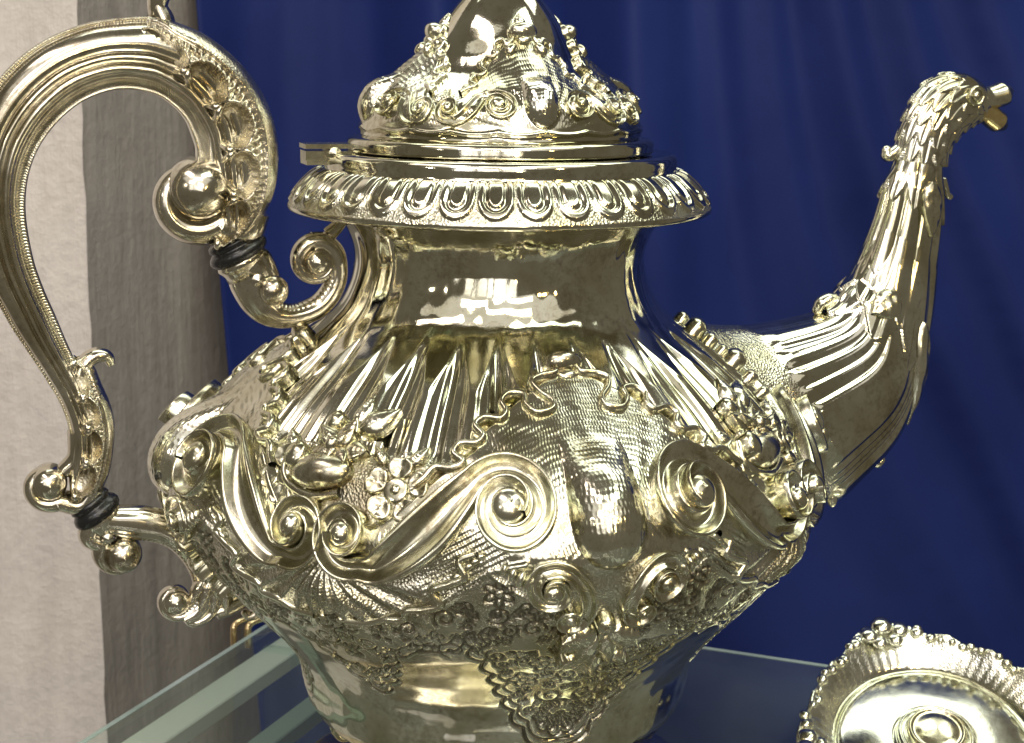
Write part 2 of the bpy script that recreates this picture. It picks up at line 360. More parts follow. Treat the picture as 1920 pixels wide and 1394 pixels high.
def scallop(P, n, amp, k):
    P = cr(P, n*8+1); t = np.gradient(P*[k, 1], axis=0); t /= np.linalg.norm(t, axis=1, keepdims=True); q = amp*np.abs(np.sin(np.linspace(0, n*math.pi, len(P))))
    return P+np.stack([t[:, 1]*q/k, -t[:, 0]*q], 1)
def both(lines):
    o = []
    for p, wd, a in lines: p = np.asarray(p, float); o += [(p, wd, a), (p*[-1, 1], wd, a)]
    return o
ENG, RID = [], []
# tongue-shaped engraved panel below each cartouche
out1 = [(-20.5,745),(-20.5,800),(-18,850),(-16.5,900),(-15,950),(-12.5,1000),(-9.5,1045),(-5,1075),(0,1088)]
ENG += both([(scallop(out1, 8, -13, 7.5), 3.0, -6), (scallop(np.array(out1)*[.88, 1]-[0, 14], 8, -11, 7.2), 2.1, -4.5)])
out2 = [(-45, 985),(-42.5,955),(-40,925),(-38.5,890),(-37,850),(-33,815),(-27,800),(-22,770)]
ENG += both([(scallop(out2, 6, -12, 8), 3.0, -6), (scallop(np.array(out2)-[1.4, 16], 6, -10, 8), 2.1, -4.5)])
r2 = random.Random(11)
def inside_panel(f, s):
    a = abs(f)
    if s < 735 or s > 1080: return False
    lim = np.interp(s, [735, 800, 850, 900, 950, 1000, 1045, 1080], [20, 19, 17, 15, 13.5, 10.5, 7.5, 0]); 
    if a < lim-1: return True
    return s < np.interp(a, [20, 27, 33, 37, 40, 45], [740, 785, 800, 835, 900, 940])
placed = []
for _ in range(5000):
    f, s = r2.uniform(-45, 0), r2.uniform(690, 1075); rad = r2.choice((26, 20, 15, 11))
    k = float(BODY.r(s))*math.pi/180
    if not inside_panel(f, s) and not (s < 800 and abs(f) < 44 and s > (652+(abs(f)-18)*7.4 if abs(f) > 18 else 652+(18-abs(f))*4.5)): continue
    if any(math.hypot((f-a)*k, s-b) < (rad+c)*.92 for a, b, c in placed): continue
    if abs(f)*k < rad*.8: continue
    placed.append((f, s, rad)); sg = r2.choice((-1, 1)); a0 = r2.uniform(0, 360); ty = r2.random()
    if ty < .62:
        L1 = [(curl(f, s, rad, a0, 1.35, sg), 2.3, -5)]
        for q in range(3):
            aa = math.radians(a0)+sg*(1.2+q*.75); p0 = (f+rad*.95*math.cos(aa)/k, s+rad*.95*math.sin(aa)); bb = aa+sg*.6
            p1 = (p0[0]+rad*.5*math.cos(bb)/k, p0[1]+rad*.5*math.sin(bb)); L1.append(([p0, p1], 2.0, -4.4))
    elif ty < .8: L1 = [(petalring(f, s, rad, 5), 2.2, -5), (petalring(f, s, rad*.3, 6, 1), 1.9, -4.2)]
    else:
        L1 = [];
        for q in range(5):
            aa = math.radians(a0+q*22-44); L1.append(([(f, s), (f+rad*.6*math.cos(aa)/k, s+rad*.6*math.sin(aa)), (f+rad*1.05*math.cos(aa+.25*sg)/k, s+rad*1.05*math.sin(aa+.25*sg))], 2.1, -4.6))
    ENG += both(L1)
# shell fan engraved at the tongue's tip
for q in range(-4, 5):
    aa = math.radians(90+q*17); k = 6.2; ENG.append(([(q*.25, 1012+abs(q)), (38*math.cos(aa)/k, 1012+38*math.sin(aa)*1.15)], 1.8, -4))
ENG.append((petalring(0, 1022, 46, 9, .8), 2.2, -4.4)); ENG += both([(curl(-2.6, 992, 13, 20, 1.3, -1), 1.9, -4)])
ENG += both([(petalring(-16.5, 664, 25, 6, .42), 2.4, -5), (petalring(-16.5, 664, 8, 6, 1), 2, -4.4), (curl(-12.2, 690, 15, 40, 1.3, 1), 2.2, -4.8), (curl(-21.8, 692, 16, 140, 1.3, -1), 2.2, -4.8), (curl(-16.8, 702, 12, 90, 1.2, 1), 2.1, -4.6)])
# raised panel frames below the big scrolls
RID += both([([(-12.5,612),(-18.2,626),(-24,668),(-29,705)], 5, 7), ([(-18.2,626),(-14.5,655),(-10,680),(-8.2,688)], 4, 6), ([(-19.3,638),(-25,680),(-30,716)], 2.2, -5)])

# sector grid -> whole turn
dense = np.arange(-132, 104, .19); sparse = np.arange(104, 228, .9); FI = np.concatenate([dense, sparse])
VI = np.concatenate([np.linspace(0, 190, 50, endpoint=False), np.linspace(190, 1306, 470)]); VI[-1] = BODY.L
FS = np.arange(-45.2, 45.21, .1); LN = line_field(FS, VI, ENG); RD = line_field(FS, VI, RID)
def sector(f): return (f+45) % 90-45
def pick(G, g):
    i = np.clip((g-FS[0])/.1, 0, len(FS)-1.001); i0 = i.astype(int); t = (i-i0)[:, None]; return G[i0]*(1-t)+G[i0+1]*t
g1 = sector(FI); g = g1[:, None]; v = VI[None, :]; ag = np.abs(g); uu = g*10.2
border = np.interp(ag, [0, 4, 8, 13, 19, 21, 26, 34, 45], [268, 288, 312, 345, 398, 440, 482, 560, 640])
ins = sm(-14, 2, v-border)*(1-sm(600, 640, v))
# fluted shoulder
q = np.sin(np.pi*g/11.25)**2; w0 = .93*(1-sm(196, 330, v)); fl = -13*np.clip((q-w0)/(1-w0+.02), 0, 1)**.75*sm(196, 320, v)*(1-sm(432, 492, v))*(1-ins)
fl = fl*(1+.3*np.sin(g*1.7))
# shell field
al = np.degrees(np.arctan2(uu, 640-v)); rad = np.hypot(uu, 640-v)
ribs = np.cos(al*2*math.pi/12)*.6*sm(60, 200, rad)
shell = ins*(9+ribs)
boss = 46*np.clip(1-(uu/60)**2-np.clip((v-545)/78, 0, None)**2, 0, 1)**.8*sm(400, 540, v)
# low collar of gadroons under the shell, scale ground in the valley below the scrolls
low = sm(640, 690, v)*(1-sm(735, 790, v)); vall = low*sm(24, 32, ag)
fan = np.cos(np.degrees(np.arctan2((ag-45)*9.4, v-628))*2*math.pi/15)*5*vall
hump = 15*np.exp(-(((ag-43)*9.8)/46)**2-((v-690)/34)**2)
step = 5*sm(-6, 6, 742+1.1*(45-ag)*sm(20, 26, ag)-v)*sm(640, 660, v)*sm(22, 26, ag)
lnp = pick(LN, g1)*sm(640, 650, v); rdp = pick(RD, g1)
Hb = fl+shell+boss+fan+hump+step+lnp+rdp
Hb += 2.2*np.sin(v*.045+g*.3)*np.sin(g*.9+v*.01)*sm(850, 900, v)*0
matte = np.clip(sm(435, 470, v)*(1-sm(640, 680, v))*(1-ins)+.8*low*(1-sm(20, 24, ag)*(1-vall)), 0, 1)*(1-(boss > 4))
strip = sm(14, 16, ag)*(1-sm(27, 29, ag))*sm(560, 570, v)*(v < 626+(ag-18.2)*7.2)
def dashes(ha, hr, pr, pa, amp):
    hr = hr+1.6*np.sin(ha*.043+hr*.02)+.9*np.sin(ha*.11+1); row = np.floor(hr/pr); amp = amp*(.62+.38*np.sin(ha*.083+row*1.9)*np.sin(hr*.05+ha*.021)); e = np.abs(np.sin(math.pi*hr/pr))**.7; d_ = np.clip(.35+np.cos(2*math.pi*ha/pa+row*2.4+1.1*np.sin(row*5.1)+.9*np.sin(ha*.06+row*3.3)), 0, 1.2); return -amp*e*d_
ha = al*rad*math.pi/180; hat = dashes(np.where(boss > 6, uu, ha), np.where(boss > 6, v*1.0, rad), 9.5, 6.4, 1.35)*np.clip(sm(6, 20, v-border)*(1-sm(604, 625, v)), 0, 1)
hat = hat+dashes((45-ag)*9.8, np.hypot((45-ag)*9.8, v-628), 10, 7, 1.6)*vall-2.6*strip*(np.cos(2*math.pi*(uu*np.sign(g)*.55-v)/10) > 0)
Hb = Hb+hat+(.45*np.sin(g*.31+v*.043)*np.sin(v*.061-g*.17+1)+.3*np.sin(g*.77+v*.021+2))*np.clip((1-sm(190, 215, v))*sm(20, 50, v)+sm(800, 850, v), 0, 1)
ox = np.clip(np.clip(-lnp/4.5, 0, 1)+.42*np.clip(matte, 0, 1)*sm(430, 470, v), 0, 1)
FF, VV = np.meshgrid(FI, VI, indexing='ij')
sat = .35*sm(205, 260, v)*(1-sm(640, 650, v))+.6*np.clip(ins, 0, 1)+.4*sm(640, 650, v)*(1-sm(790, 830, v))
mb = MB(); mb.grid(SB.at(FF, VV, Hb), True, False, sat=np.clip(sat, 0, 1)+0*Hb, matte=np.clip(matte, 0, 1)+0*Hb, oxide=ox+0*Hb)
body = mb.build('body', M_body, tea)
del FF, VV

# ---- foot
mb = MB(); P = cr([(256,153),(285,151),(293,143),(287,131),(266,112),(258,84),(272,58),(315,40),(362,28),(392,20),(400,12),(400,4),(392,0)], 60); lathe(mb, P, 160)
foot = mb.build('foot', M_orn, tea)
mb = MB()
for sx in (-1, 0, 1): ball(mb, (sx*17, -(296-abs(sx)*3), 124-abs(sx)*4), 24 if sx == 0 else 19, sc=(.75, 1.1, 1.2))
kn = mb.build('foot_knob', M_orn, foot); kn.rotation_euler[2] = R(-57)
for a in (20, 33, 123, 213, 303, 345, 75, 165, 255): c = kn.copy(); COL.objects.link(c); c.parent = foot; c.rotation_euler[2] = R(a)

# ---- ornaments repeated in the four sectors
def four(mbs, name, mat, parent=body, label=None, skip=()):
    o = mbs.build(name, mat, parent); r_ = [o]
    for k in [q_ for q_ in (1, 2, 3) if q_ not in skip]: r_.append(dup(o, k*math.pi/2, parent))
    if label:
        for q_ in r_: q_['label'] = label
    return r_
def s_scroll(sf, k, c1, c2, R1, R2, mid, sg, w_mid, H):
    mb = MB(); c1, c2 = np.array(c1, float), np.array(c2, float)
    A = spiral(c1, R1*.80, R1*.17, 140, 140-520, 110); B = spiral(c2, R2*.80, R2*.17, -62, -62-470, 90)
    midp = cr(np.vstack([A[2], A[0], np.array(mid), B[0], B[2]]), 90)[6:-6]
    P = np.vstack([A[::-1], midp, B]); n = len(P)
    # even out
    t = np.concatenate([np.linspace(0, 1, len(A)), np.full(len(midp), 1.), np.linspace(1, 0, len(B))])
    hw = np.concatenate([np.linspace(R1*.16, R1*.27, len(A)), R1*.27+(w_mid-R1*.27)*np.sin(np.linspace(0, math.pi, len(midp)))+ (R2*.27-R1*.27)*np.linspace(0, 1, len(midp)), np.linspace(R2*.27, R2*.16, len(B))])
    lift = np.concatenate([H*1.5*(1-np.linspace(0, 1, len(A)))**1.3, np.zeros(len(midp)), H*1.3*np.linspace(0, 1, len(B))**1.3])+H*.35
    P2 = P*[sg, 1]
    sweep_on(mb, sf, k, P2, hw, lift, H)
    for c, Rr, mul in ((c1, R1, 1.6), (c2, R2, 1.4)):
        dome_on(mb, sf, sg*c[0]/k, c[1], Rr*.30, Rr*.30, H*.9, H*mul*1.06, n=10, m=28)
    return mb
for sg in (1, -1):
    four(s_scroll(SB, 10.2, (-151, 533), (-413, 590), 88, 65, [(-235, 521), (-275, 566), (-318, 605), (-360, 633)], sg, 42, 23), 'scroll', M_orn)
    four(s_scroll(SL, 4.28, (-75, 337), (-166, 345), 35, 23, [(-104, 331), (-120, 350), (-136, 362), (-150, 366)], sg, 14, 9), 'scroll', M_orn, None) if False else None
# scalloped shell borders
bl = [(-.6,262),(-2.6,272),(-3.2,288),(-6.8,294),(-9.2,306),(-8.0,326),(-5.6,345),(-5.9,362),(-9.0,368),(-11.2,352),(-11.6,332),(-14.4,330),(-16.2,346),(-15.3,366),(-16.4,380),(-19.5,378),(-21.2,394),(-19.6,412),(-20.8,426),(-23.6,428),(-24.6,446),(-22.8,460),(-24.8,472),(-27.5,472),(-29,490),(-30.6,505)]
for sg in (1, -1):
    mb = MB(); P = cr(np.array(bl), 300)*[10.2*.82*sg, 1]; sweep_on(mb, SB, 10.2*.82, P, 7, 8, 12, CORD_A, CORD_H)
    four(mb, 'shell_border', M_orn, skip=(1,))
mb = MB(); dome_on(mb, SB, 0, 262, 34, 21, 26, 6, power=.6); dome_on(mb, SB, 0, 288, 20, 14, 10, 6); four(mb, 'shell_crest', M_orn, skip=(1,))
# flowers, buds, leaves in the valleys
def flower(sf, f, s, size, n=5, rot=0., H=12):
    mb = MB(); k = sf.deg(s)
    for i in range(n):
        a = rot+i*2*math.pi/n; cx, cy = .66*size*math.cos(a), .66*size*math.sin(a)
        na, m = 9, 18; aa = np.linspace(.03, 1, na)[:, None]; b = np.linspace(0, 2*math.pi, m, endpoint=False)[None, :]
        x_ = .36*size*aa*np.cos(b); y_ = .46*size*aa*np.sin(b)*(1+.12*np.cos(b)); h = H*(.55+.42*aa**2+.30*np.cos(b)*aa)+0*b
        h = h-.45*H*np.exp(-(y_/(.07*size))**2)*aa; h[-2] *= .8; h[-1] = -6
        ca, sa = math.cos(a), math.sin(a); X = cx+x_*ca-y_*sa; Y = cy+x_*sa+y_*ca; mb.grid(sf.at(f+X/k, s+Y, h), False, True)
    dome_on(mb, sf, f, s, size*.40, size*.40, 3, H*.45); dome_on(mb, sf, f, s, size*.17, size*.17, H*.5, H*.55); return mb
def rose(sf, f, s, size):
    mb = MB(); k = sf.deg(s)
    for j, (n, rr, hh) in enumerate(((5, 1., 6), (4, .7, 13), (3, .42, 19))):
        for i in range(n):
            a = j*.7+i*2*math.pi/n; leaf_on(mb, sf, f+.1*size*rr*math.cos(a)/k, s+.1*size*rr*math.sin(a), size*rr, size*.42*rr, math.pi/2-a, 7, hh, curl=6, vein=.6)
    dome_on(mb, sf, f, s, size*.22, size*.26, 14, 20, rot=.4); return mb
for sg in (1, -1):
    four(flower(SB, sg*34.0, 512, 56, 5, .3*sg, 12), 'flower', M_orn)
    mb = MB(); dome_on(mb, SB, sg*27.6, 545, 11, 8, 10, 3); dome_on(mb, SB, sg*31.5, 566, 9, 9, 9, 3); dome_on(mb, SB, sg*25.2, 522, 12, 9, 9, 3, .5)
    leaf_on(mb, SB, sg*32.5, 470, 46, 14, sg*(-2.5), 9, 2); leaf_on(mb, SB, sg*37, 470, 40, 12, sg*2.4, 8, 2); four(mb, 'leaf_spray', M_orn)
mb = MB(); leaf_on(mb, SB, -44.5, 418, 78, 26, 2.25, 16, 3); leaf_on(mb, SB, -46, 408, 62, 20, 2.95, 12, 2); dome_on(mb, SB, -50.5, 405, 18, 20, 15, 4); four(mb, 'leaf', M_orn)
four(rose(SB, -47.5, 455, 54), 'rose', M_orn)
mb = MB(); dome_on(mb, SB, -49.0, 498, 62, 34, 30, 4, -.12, 14, 30, .6); dome_on(mb, SB, -54.2, 482, 21, 24, 14, 20, .3); leaf_on(mb, SB, -42.8, 500, 44, 16, -2.0, 12, 4)
P = cr([(-56*10.2, 470), (-57*10.2, 500), (-54.5*10.2, 528), (-49*10.2, 540), (-44*10.2, 528)], 60); sweep_on(mb, SB, 10.2, P, 9, 3, 11, CORD_A, CORD_H); four(mb, 'bud', M_orn)
# lower C scrolls, beads, acanthus sprays
for sg in (1, -1):
    mb = MB(); c = np.array([-88., 650]); A = spiral(c, 33, 7, 120, 120+430, 80)*[1, 1]
    P = np.vstack([A[::-1], cr([A[0], (-82, 617), (-58, 628), (-38, 655), (-32, 684), (-38, 704)], 50)[2:], spiral((-58, 700), 21, 6, -10, -10-400, 60)]) * [sg, 1]
    n = len(P); sweep_on(mb, SB, 10.2, P, np.interp(np.arange(n), [0, 80, 130, n], [6, 13, 12, 5]), np.interp(np.arange(n), [0, 60, 140, n], [20, 6, 6, 14]), 11)
    dome_on(mb, SB, sg*c[0]/10.2, c[1], 15, 12, 13, 16); dome_on(mb, SB, sg*-5.7, 700, 10, 8, 9, 12); four(mb, 'scroll', M_orn)
    mb = MB()
    for i in range(4): dome_on(mb, SB, sg*(-12.2-i*1.15), 640-i*7, 8-i*.7, 17-i*1.5, 13, 3, .35*sg)
    four(mb, 'bead_row', M_orn)
    mb = MB(); P = cr([(-20*10.2, 600), (-22.4*10.2, 612), (-21.5*10.2, 634), (-24*10.2, 648), (-26.6*10.2, 660), (-25.2*10.2, 682), (-28*10.2, 694), (-31*10.2, 700), (-31.5*10.2, 716), (-35*10.2, 722), (-38*10.2, 735), (-42*10.2, 738)], 160)*[sg, 1]; sweep_on(mb, SB, 10.2, P, 7, 5, 10, CORD_A, CORD_H)
    for i in range(5): dome_on(mb, SB, sg*(-19.2-i*.9), 603+i*8, 12, 6, 10, 4, -.5*sg)
    for i in range(7): dome_on(mb, SB, sg*(-33-i*1.7), 729+i*2+3*math.sin(i*2), 9, 7, 9, 3)
    four(mb, 'ruffle', M_orn)
mb = MB(); dome_on(mb, SB, 0, 716, 17, 17, 24, 6, noise_amp=1.2)
for a, l, w_, f, s in ((1.0, 66, 24, 1, 732), (-1.0, 66, 24, -1, 732), (1.6, 44, 18, 2, 745), (-1.6, 44, 18, -2, 745), (.35, 70, 18, .6, 745), (-.35, 78, 18, -.6, 745), (.1, 60, 14, 0, 790), (.9, 40, 14, 3, 790), (-.9, 40, 14, -3, 790)):
    leaf_on(mb, SB, f, s, l, w_, a, 20, 4, lobes=4, curl=12)
P = np.vstack([cr([(0, 735), (3, 775), (-4, 815), (-14, 840)], 40), spiral((-3, 842), 14, 4, 180, 180+420, 40)]); sweep_on(mb, SB, 9.0, P, 7, 4, 10, CORD_A, CORD_H); dome_on(mb, SB, -.2, 842, 9, 9, 12, 6); four(mb, 'acanthus_spray', M_orn)

# ---- rim with tongue moulding
m_ = 36*24; fi = np.linspace(0, 360, m_, endpoint=False)
P1 = np.array([(262,1238),(312,1240),(319,1237),(322,1231),(322,1218),(319,1211)]); P2 = cr([(322,1209),(338,1202),(356,1187),(373,1167),(385,1147)], 44); P3 = np.array([(387,1143),(386,1138),(380,1134),(360,1131),(330,1128),(296,1124)])
PP = np.vstack([P1, P2, P3]); nr = np.gradient(PP, axis=0); nr = np.stack([-nr[:, 1], nr[:, 0]], 1); nr /= np.linalg.norm(nr, axis=1, keepdims=True)
c_ = ((fi/10+.3) % 1-.5)[None, :]; qq = np.concatenate([np.full(len(P1), -1), np.linspace(0, 1, len(P2)), np.full(len(P3), -1)])[:, None]
q0 = .50; d = np.where(qq < q0, np.abs(c_)/.5, np.hypot(c_/.5, np.clip((qq-q0)/(.97-q0), 0, None)))
h = 5*sm(.58, .66, d)*(1-sm(.90, .98, d))+4.5*(1-sm(.34, .48, d)); h = np.where(qq < 0, 0, h*sm(0, .05, qq))
b = np.radians(fi); rr = PP[:, :1]+h*nr[:, :1]; zz = PP[:, 1:]+h*nr[:, 1:]
mt = (np.where(qq < 0, 0, (d > .98)*1.))
mb = MB(); mb.grid(np.stack([rr*np.sin(b), -rr*np.cos(b), zz], -1), False, True, matte=mt+0*h, sat=np.where(qq < 0, 0, .5)+0*h)
rim = mb.build('rim', M_body, tea)

# ---- lid
FL = np.concatenate([np.arange(-132, 104, .4), np.arange(104, 228, 1.6)]); VL = np.linspace(0, LID.L, 230)
g = sector(FL)[:, None]; v = VL[None, :]; ag = np.abs(g); uu = g*4.28
border = np.interp(ag, [0, 8, 16, 24, 30, 34, 45], [158, 168, 188, 216, 268, 312, 345])
ins = sm(-4, 6, v-border)*(1-sm(380, 395, v))
al = np.degrees(np.arctan2(uu, 395-v)); rad = np.hypot(uu, 395-v)
shell = ins*(6+.5*np.cos(al*2*math.pi/11)*sm(30, 90, rad))
boss = 28*np.clip(1-(uu/32)**2-np.clip((v-330)/50, 0, None)**2, 0, 1)**.75*sm(235, 315, v)
under = 5*np.exp(-((v-(386+4*np.abs(np.sin(np.radians(g)*10))))/4)**2)
FF, VV = np.meshgrid(FL, VL, indexing='ij'); Hl = shell*.8+boss*.8+under+dashes(np.where(boss > 4, uu, al*rad*math.pi/180), np.where(boss > 4, v, rad), 9, 6, .9)*np.clip(sm(6, 16, v-border)*(1-sm(366, 380, v)), 0, 1)
mb = MB(); mb.grid(SL.at(FF, VV, Hl), True, False, sat=.7*np.clip(ins, 0, 1)+0*Hl, matte=.5*sm(290, 310, v)*(1-ins)*(1-sm(375, 385, v))+0*Hl)
lathe(mb, [(254,1272),(262,1268),(272,1266),(277,1262),(279,1256),(278,1248),(279,1244),(276,1241),(262,1240.5)], 200)
lid = mb.build('lid', M_body, tea)
mb = MB(); lathe(mb, [(26,1566),(20,1578),(16,1590),(26,1600),(40,1622),(42,1650),(28,1676),(10,1690),(.5,1694)], 48); mb.build('finial', M_orn, lid)
for sg in (1, -1):
    four(s_scroll(SL, 4.28, (-76, 336), (-166, 347), 40, 28, [(-112, 322), (-124, 345), (-138, 362), (-152, 369)], sg, 15, 8), 'scroll', M_orn, lid)
    lb = [(-2, 150), (-8, 152), (-11, 164), (-8, 176), (-12, 186), (-17, 178), (-22, 186), (-20, 204), (-24, 212), (-28, 210), (-30, 228), (-26, 240), (-29, 252), (-33, 254), (-34, 272), (-30, 282), (-34, 292), (-37, 304)]
    mb = MB(); P = cr(np.array(lb), 160)*[3*sg, 1]; sweep_on(mb, SL, 3, P, 4.5, 4, 6, CORD_A, CORD_H)
    for i, (f, s) in enumerate(lb[4::3]): dome_on(mb, SL, sg*(f-1), s-2, 8, 9, 7, 3)
    four(mb, 'shell_border', M_orn, lid)
    mb = MB(); leaf_on(mb, SL, sg*43, 330, 40, 10, sg*2.8, 7, 2); leaf_on(mb, SL, sg*41, 322, 30, 9, sg*2.2, 7, 2); four(mb, 'leaf', M_orn, lid)
mb = MB(); dome_on(mb, SL, 0, 166, 24, 17, 22, 5); dome_on(mb, SL, 0, 182, 12, 8, 9, 7); leaf_on(mb, SL, 0, 158, 32, 13, math.pi, 8, 2); dome_on(mb, SL, -10, 198, 8, 13, 11, 5, .5); dome_on(mb, SL, 10, 198, 8, 13, 11, 5, -.5); four(mb, 'shell_crest', M_orn, lid)
# hinge
mb = MB(); box(mb, (-318, 0, 1252), (92, 60, 8)); box(mb, (-336, 0, 1236), (54, 54, 16)); box(mb, (-330, 0, 1224), (64, 62, 8)); tube(mb, [(-312, -34, 1240), (-312, 34, 1240)], 11, 16); tube(mb, [(-312, -37, 1240), (-312, 37, 1240)], 5, 12); box(mb, (-285, 0, 1238), (40, 40, 10)); mb.build('hinge', M_orn, tea, smooth=False)

# ---- handle
def planar(mb, O, I, T, A, Hh, n, mod=None, **kw):
    """bar whose outline runs between outer line O and inner line I in the x-z plane; (A,Hh) face section, mirrored behind"""
    O, I = pair(O, I, n); c = (O+I)/2; hv = (I-O)/2; T = np.broadcast_to(np.asarray(T, float), n)
    a = np.concatenate([A, A[::-1][1:-1]]); h = np.concatenate([-Hh, Hh[::-1][1:-1]])
    P = c[:, None]+a[None, :, None]*hv[:, None]; Y = T[:, None]*h[None, :]
    if mod is not None: Y = Y*(1+mod(np.linspace(0, 1, n)[:, None], a[None, :]))
    V = np.stack([P[..., 0], Y, P[..., 1]], -1); mb.grid(V, False, True, **{k_: f_(np.linspace(0, 1, n)[:, None], a[None, :])+0*Y for k_, f_ in kw.items()})
    mb.cap(V[0][::-1], V[0].mean(0)); mb.cap(V[-1], V[-1].mean(0)); return V
hO = [(-452,1118),(-432,1160),(-426,1215),(-430,1275),(-448,1335),(-480,1385),(-522,1426),(-560,1452),(-609,1468),(-654,1468),(-729,1455),(-804,1421),(-865,1367),(-906,1302),(-926,1232),(-930,1152),(-919,1081),(-903,1026),(-883,982),(-864,943),(-823,871),(-793,812),(-780,763),(-782,722),(-790,690)]
hI = [(-520,1105),(-535,1150),(-546,1190),(-550,1222),(-550,1248),(-556,1270),(-563,1290),(-570,1302),(-583,1317),(-613,1338),(-665,1348),(-719,1335),(-765,1304),(-803,1259),(-826,1207),(-834,1145),(-826,1069),(-811,1014),(-794,968),(-777,920),(-759,873),(-745,835),(-730,777),(-728,720),(-735,690)]
HA = np.array([-1, -.985, -.95, -.90, -.86, -.83, -.78, -.68, -.5, -.32, -.2, -.15, -.11, -.08, -.04, .02, .1, .16, .19, .22, .28, .36, .44, .50, .53, .56, .60, .66, .74, .82, .88, .91, .94, .97, 1])
HH = np.array([0, .20, .28, .24, .14, .20, .44, .68, .86, .92, .90, .82, .66, .66, .84, .92, .90, .82, .66, .70, .90, .95, .90, .78, .60, .60, .60, .50, .42, .36, .34, .32, .38, .34, 0])
def hmod(t, a):
    bead = .30*np.sin(t*2*math.pi*270)*np.exp(-((a+.94)/.05)**2); hat = -.16*(np.sin(t*2*math.pi*250) > .1)*sm(.60, .66, a)*(1-sm(.86, .92, a)); return bead+hat
mb = MB(); planar(mb, hO, hI, np.interp(np.linspace(0, 1, 1400), [0, .3, .6, 1], [54, 50, 42, 40]), HA, HH, 1400, hmod); handle = mb.build('handle', M_hand, tea)
# acanthus sheath with cupped lobes
def sheath(O, I, T, cups, n=420, m=46, depth=.52, jut=.16):
    mb = MB(); t = np.linspace(0, 1, n)[:, None]; a = np.linspace(-1, 1, m)[None, :]
    O, I = pair(O, I, n); c = (O+I)/2; hv = (I-O)/2
    ph = (t*cups) % 1; lob = np.abs(np.sin(np.pi*ph))**.6
    edge = .48+.52*lob                                   # scalloped inner border
    aa = np.where(a > 0, a*edge, a)
    h = np.sqrt(np.clip(1-np.abs(a)**2.6, 0, 1))*np.interp(np.linspace(0, 1, n), [0, .1, .9, 1], [.6, 1, 1, .8])[:, None]
    cx = (ph-.5)/.48; cy = (a-.38)/.64; dd = np.hypot(cx, cy)
    h = h-depth*np.clip(1-dd**2, 0, 1)*1.0+.16*np.exp(-((dd-1)/.16)**2)
    bead = .10*np.sin(t*2*math.pi*cups*8)*np.exp(-((a+.22)/.10)**2); h = h+bead-.10*np.exp(-((a+.42)/.05)**2)
    P = c[:, None]+aa[..., None]*hv[:, None]; Tn = np.broadcast_to(np.asarray(T, float), n)[:, None]
    for sgn in (-1, 1):
        V = np.stack([P[..., 0], sgn*Tn*h, P[..., 1]], -1); mb.grid(V if sgn < 0 else V[:, ::-1], matte=np.clip(1-dd, 0, 1)+.3)
    for sgn in (-1, 1):
        k = int(m*.5); E = np.stack([P[:, -4, 0], sgn*(Tn[:, 0]*np.maximum(h[:, -9], .3)), P[:, -4, 1]], 1); tube(mb, E, 6.5, 8)
    return mb
lO = [(-622,1472),(-603,1474),(-579,1462),(-533,1443),(-488,1411),(-448,1367),(-420,1313),(-408,1251),(-413,1187),(-432,1138),(-462,1100),(-480,1085)]
lI = [(-640,1436),(-620,1410),(-590,1378),(-572,1350),(-550,1325),(-534,1295),(-526,1262),(-522,1230),(-518,1195),(-512,1160),(-518,1120),(-535,1080)]
sheath(lO, lI, np.interp(np.linspace(0, 1, 420), [0, .2, .8, 1], [46, 74, 74, 50]), 5).build('acanthus_sheath', M_hand, handle)
lO2 = [(-752,893),(-733,875),(-722,845),(-708,807),(-702,770),(-704,739),(-712,691),(-728,652)]
lI2 = [(-772,885),(-772,860),(-766,830),(-764,805),(-762,775),(-762,745),(-772,700),(-790,650)]
sheath(lO2, lI2, np.interp(np.linspace(0, 1, 260), [0, .3, 1], [30, 48, 46]), 4, 260, 40).build('acanthus_sheath', M_hand, handle)
# tips that curl away
def horn(name, P, rads, parent, sy=1.3): mb = MB(); P = cr([(p[0], 0, p[1]) for p in P], 50); tube(mb, P, np.interp(np.linspace(0, 1, 50), np.linspace(0, 1, len(rads)), rads), 14, sy); return mb.build(name, M_hand, parent)
horn('thumb_rest', [(-600,1440),(-598,1462),(-606,1485),(-600,1510),(-580,1530),(-560,1528)], [22, 20, 17, 20, 22, 14], handle, 1.8)
horn('leaf_tip', [(-755,862),(-745,884),(-728,894),(-710,890),(-704,876)], [14, 15, 14, 12, 7], handle, 1.8)
def volute(c, R0, ball_r, a0, turns, thick, parent, wdt=.30, sgn=1, tail=None, boff=(0, 0), r_end=.52):
    mb = MB(); n = 120; t = np.linspace(0, 1, n); rr = R0*(1-(1-r_end)*t); a = math.radians(a0)+sgn*2*math.pi*turns*t
    P = np.stack([c[0]+rr*(1-wdt)*np.cos(a), c[1]+rr*(1-wdt)*np.sin(a)], 1)
    if tail is not None: P = np.vstack([cr(np.vstack([tail, P[0]]), 30)[:-1], P])
    rad = np.interp(np.arange(len(P)), [0, len(P)-n, len(P)-1], [R0*wdt*1.1, R0*wdt, R0*wdt*.45])
    Q = np.stack([P[:, 0], 0*P[:, 0], P[:, 1]], 1); tube(mb, Q, rad, 18, thick/(R0*wdt)); mb.build('volute', M_hand, parent)
    mb = MB(); d = thick*.5
    lathe(mb, [(.5, -d-ball_r*.98), (ball_r*.35, -d-ball_r*.92), (ball_r*.68, -d-ball_r*.72), (ball_r*.9, -d-ball_r*.42), (ball_r, -d), (ball_r*1.02, 0), (ball_r, d), (ball_r*.9, d+ball_r*.42), (ball_r*.68, d+ball_r*.72), (ball_r*.35, d+ball_r*.92), (.5, d+ball_r*.98)], 40, (0, 1, 0), (c[0]+boff[0], 0, c[1]+boff[1]))
    mb.build('volute_boss', M_hand, parent)
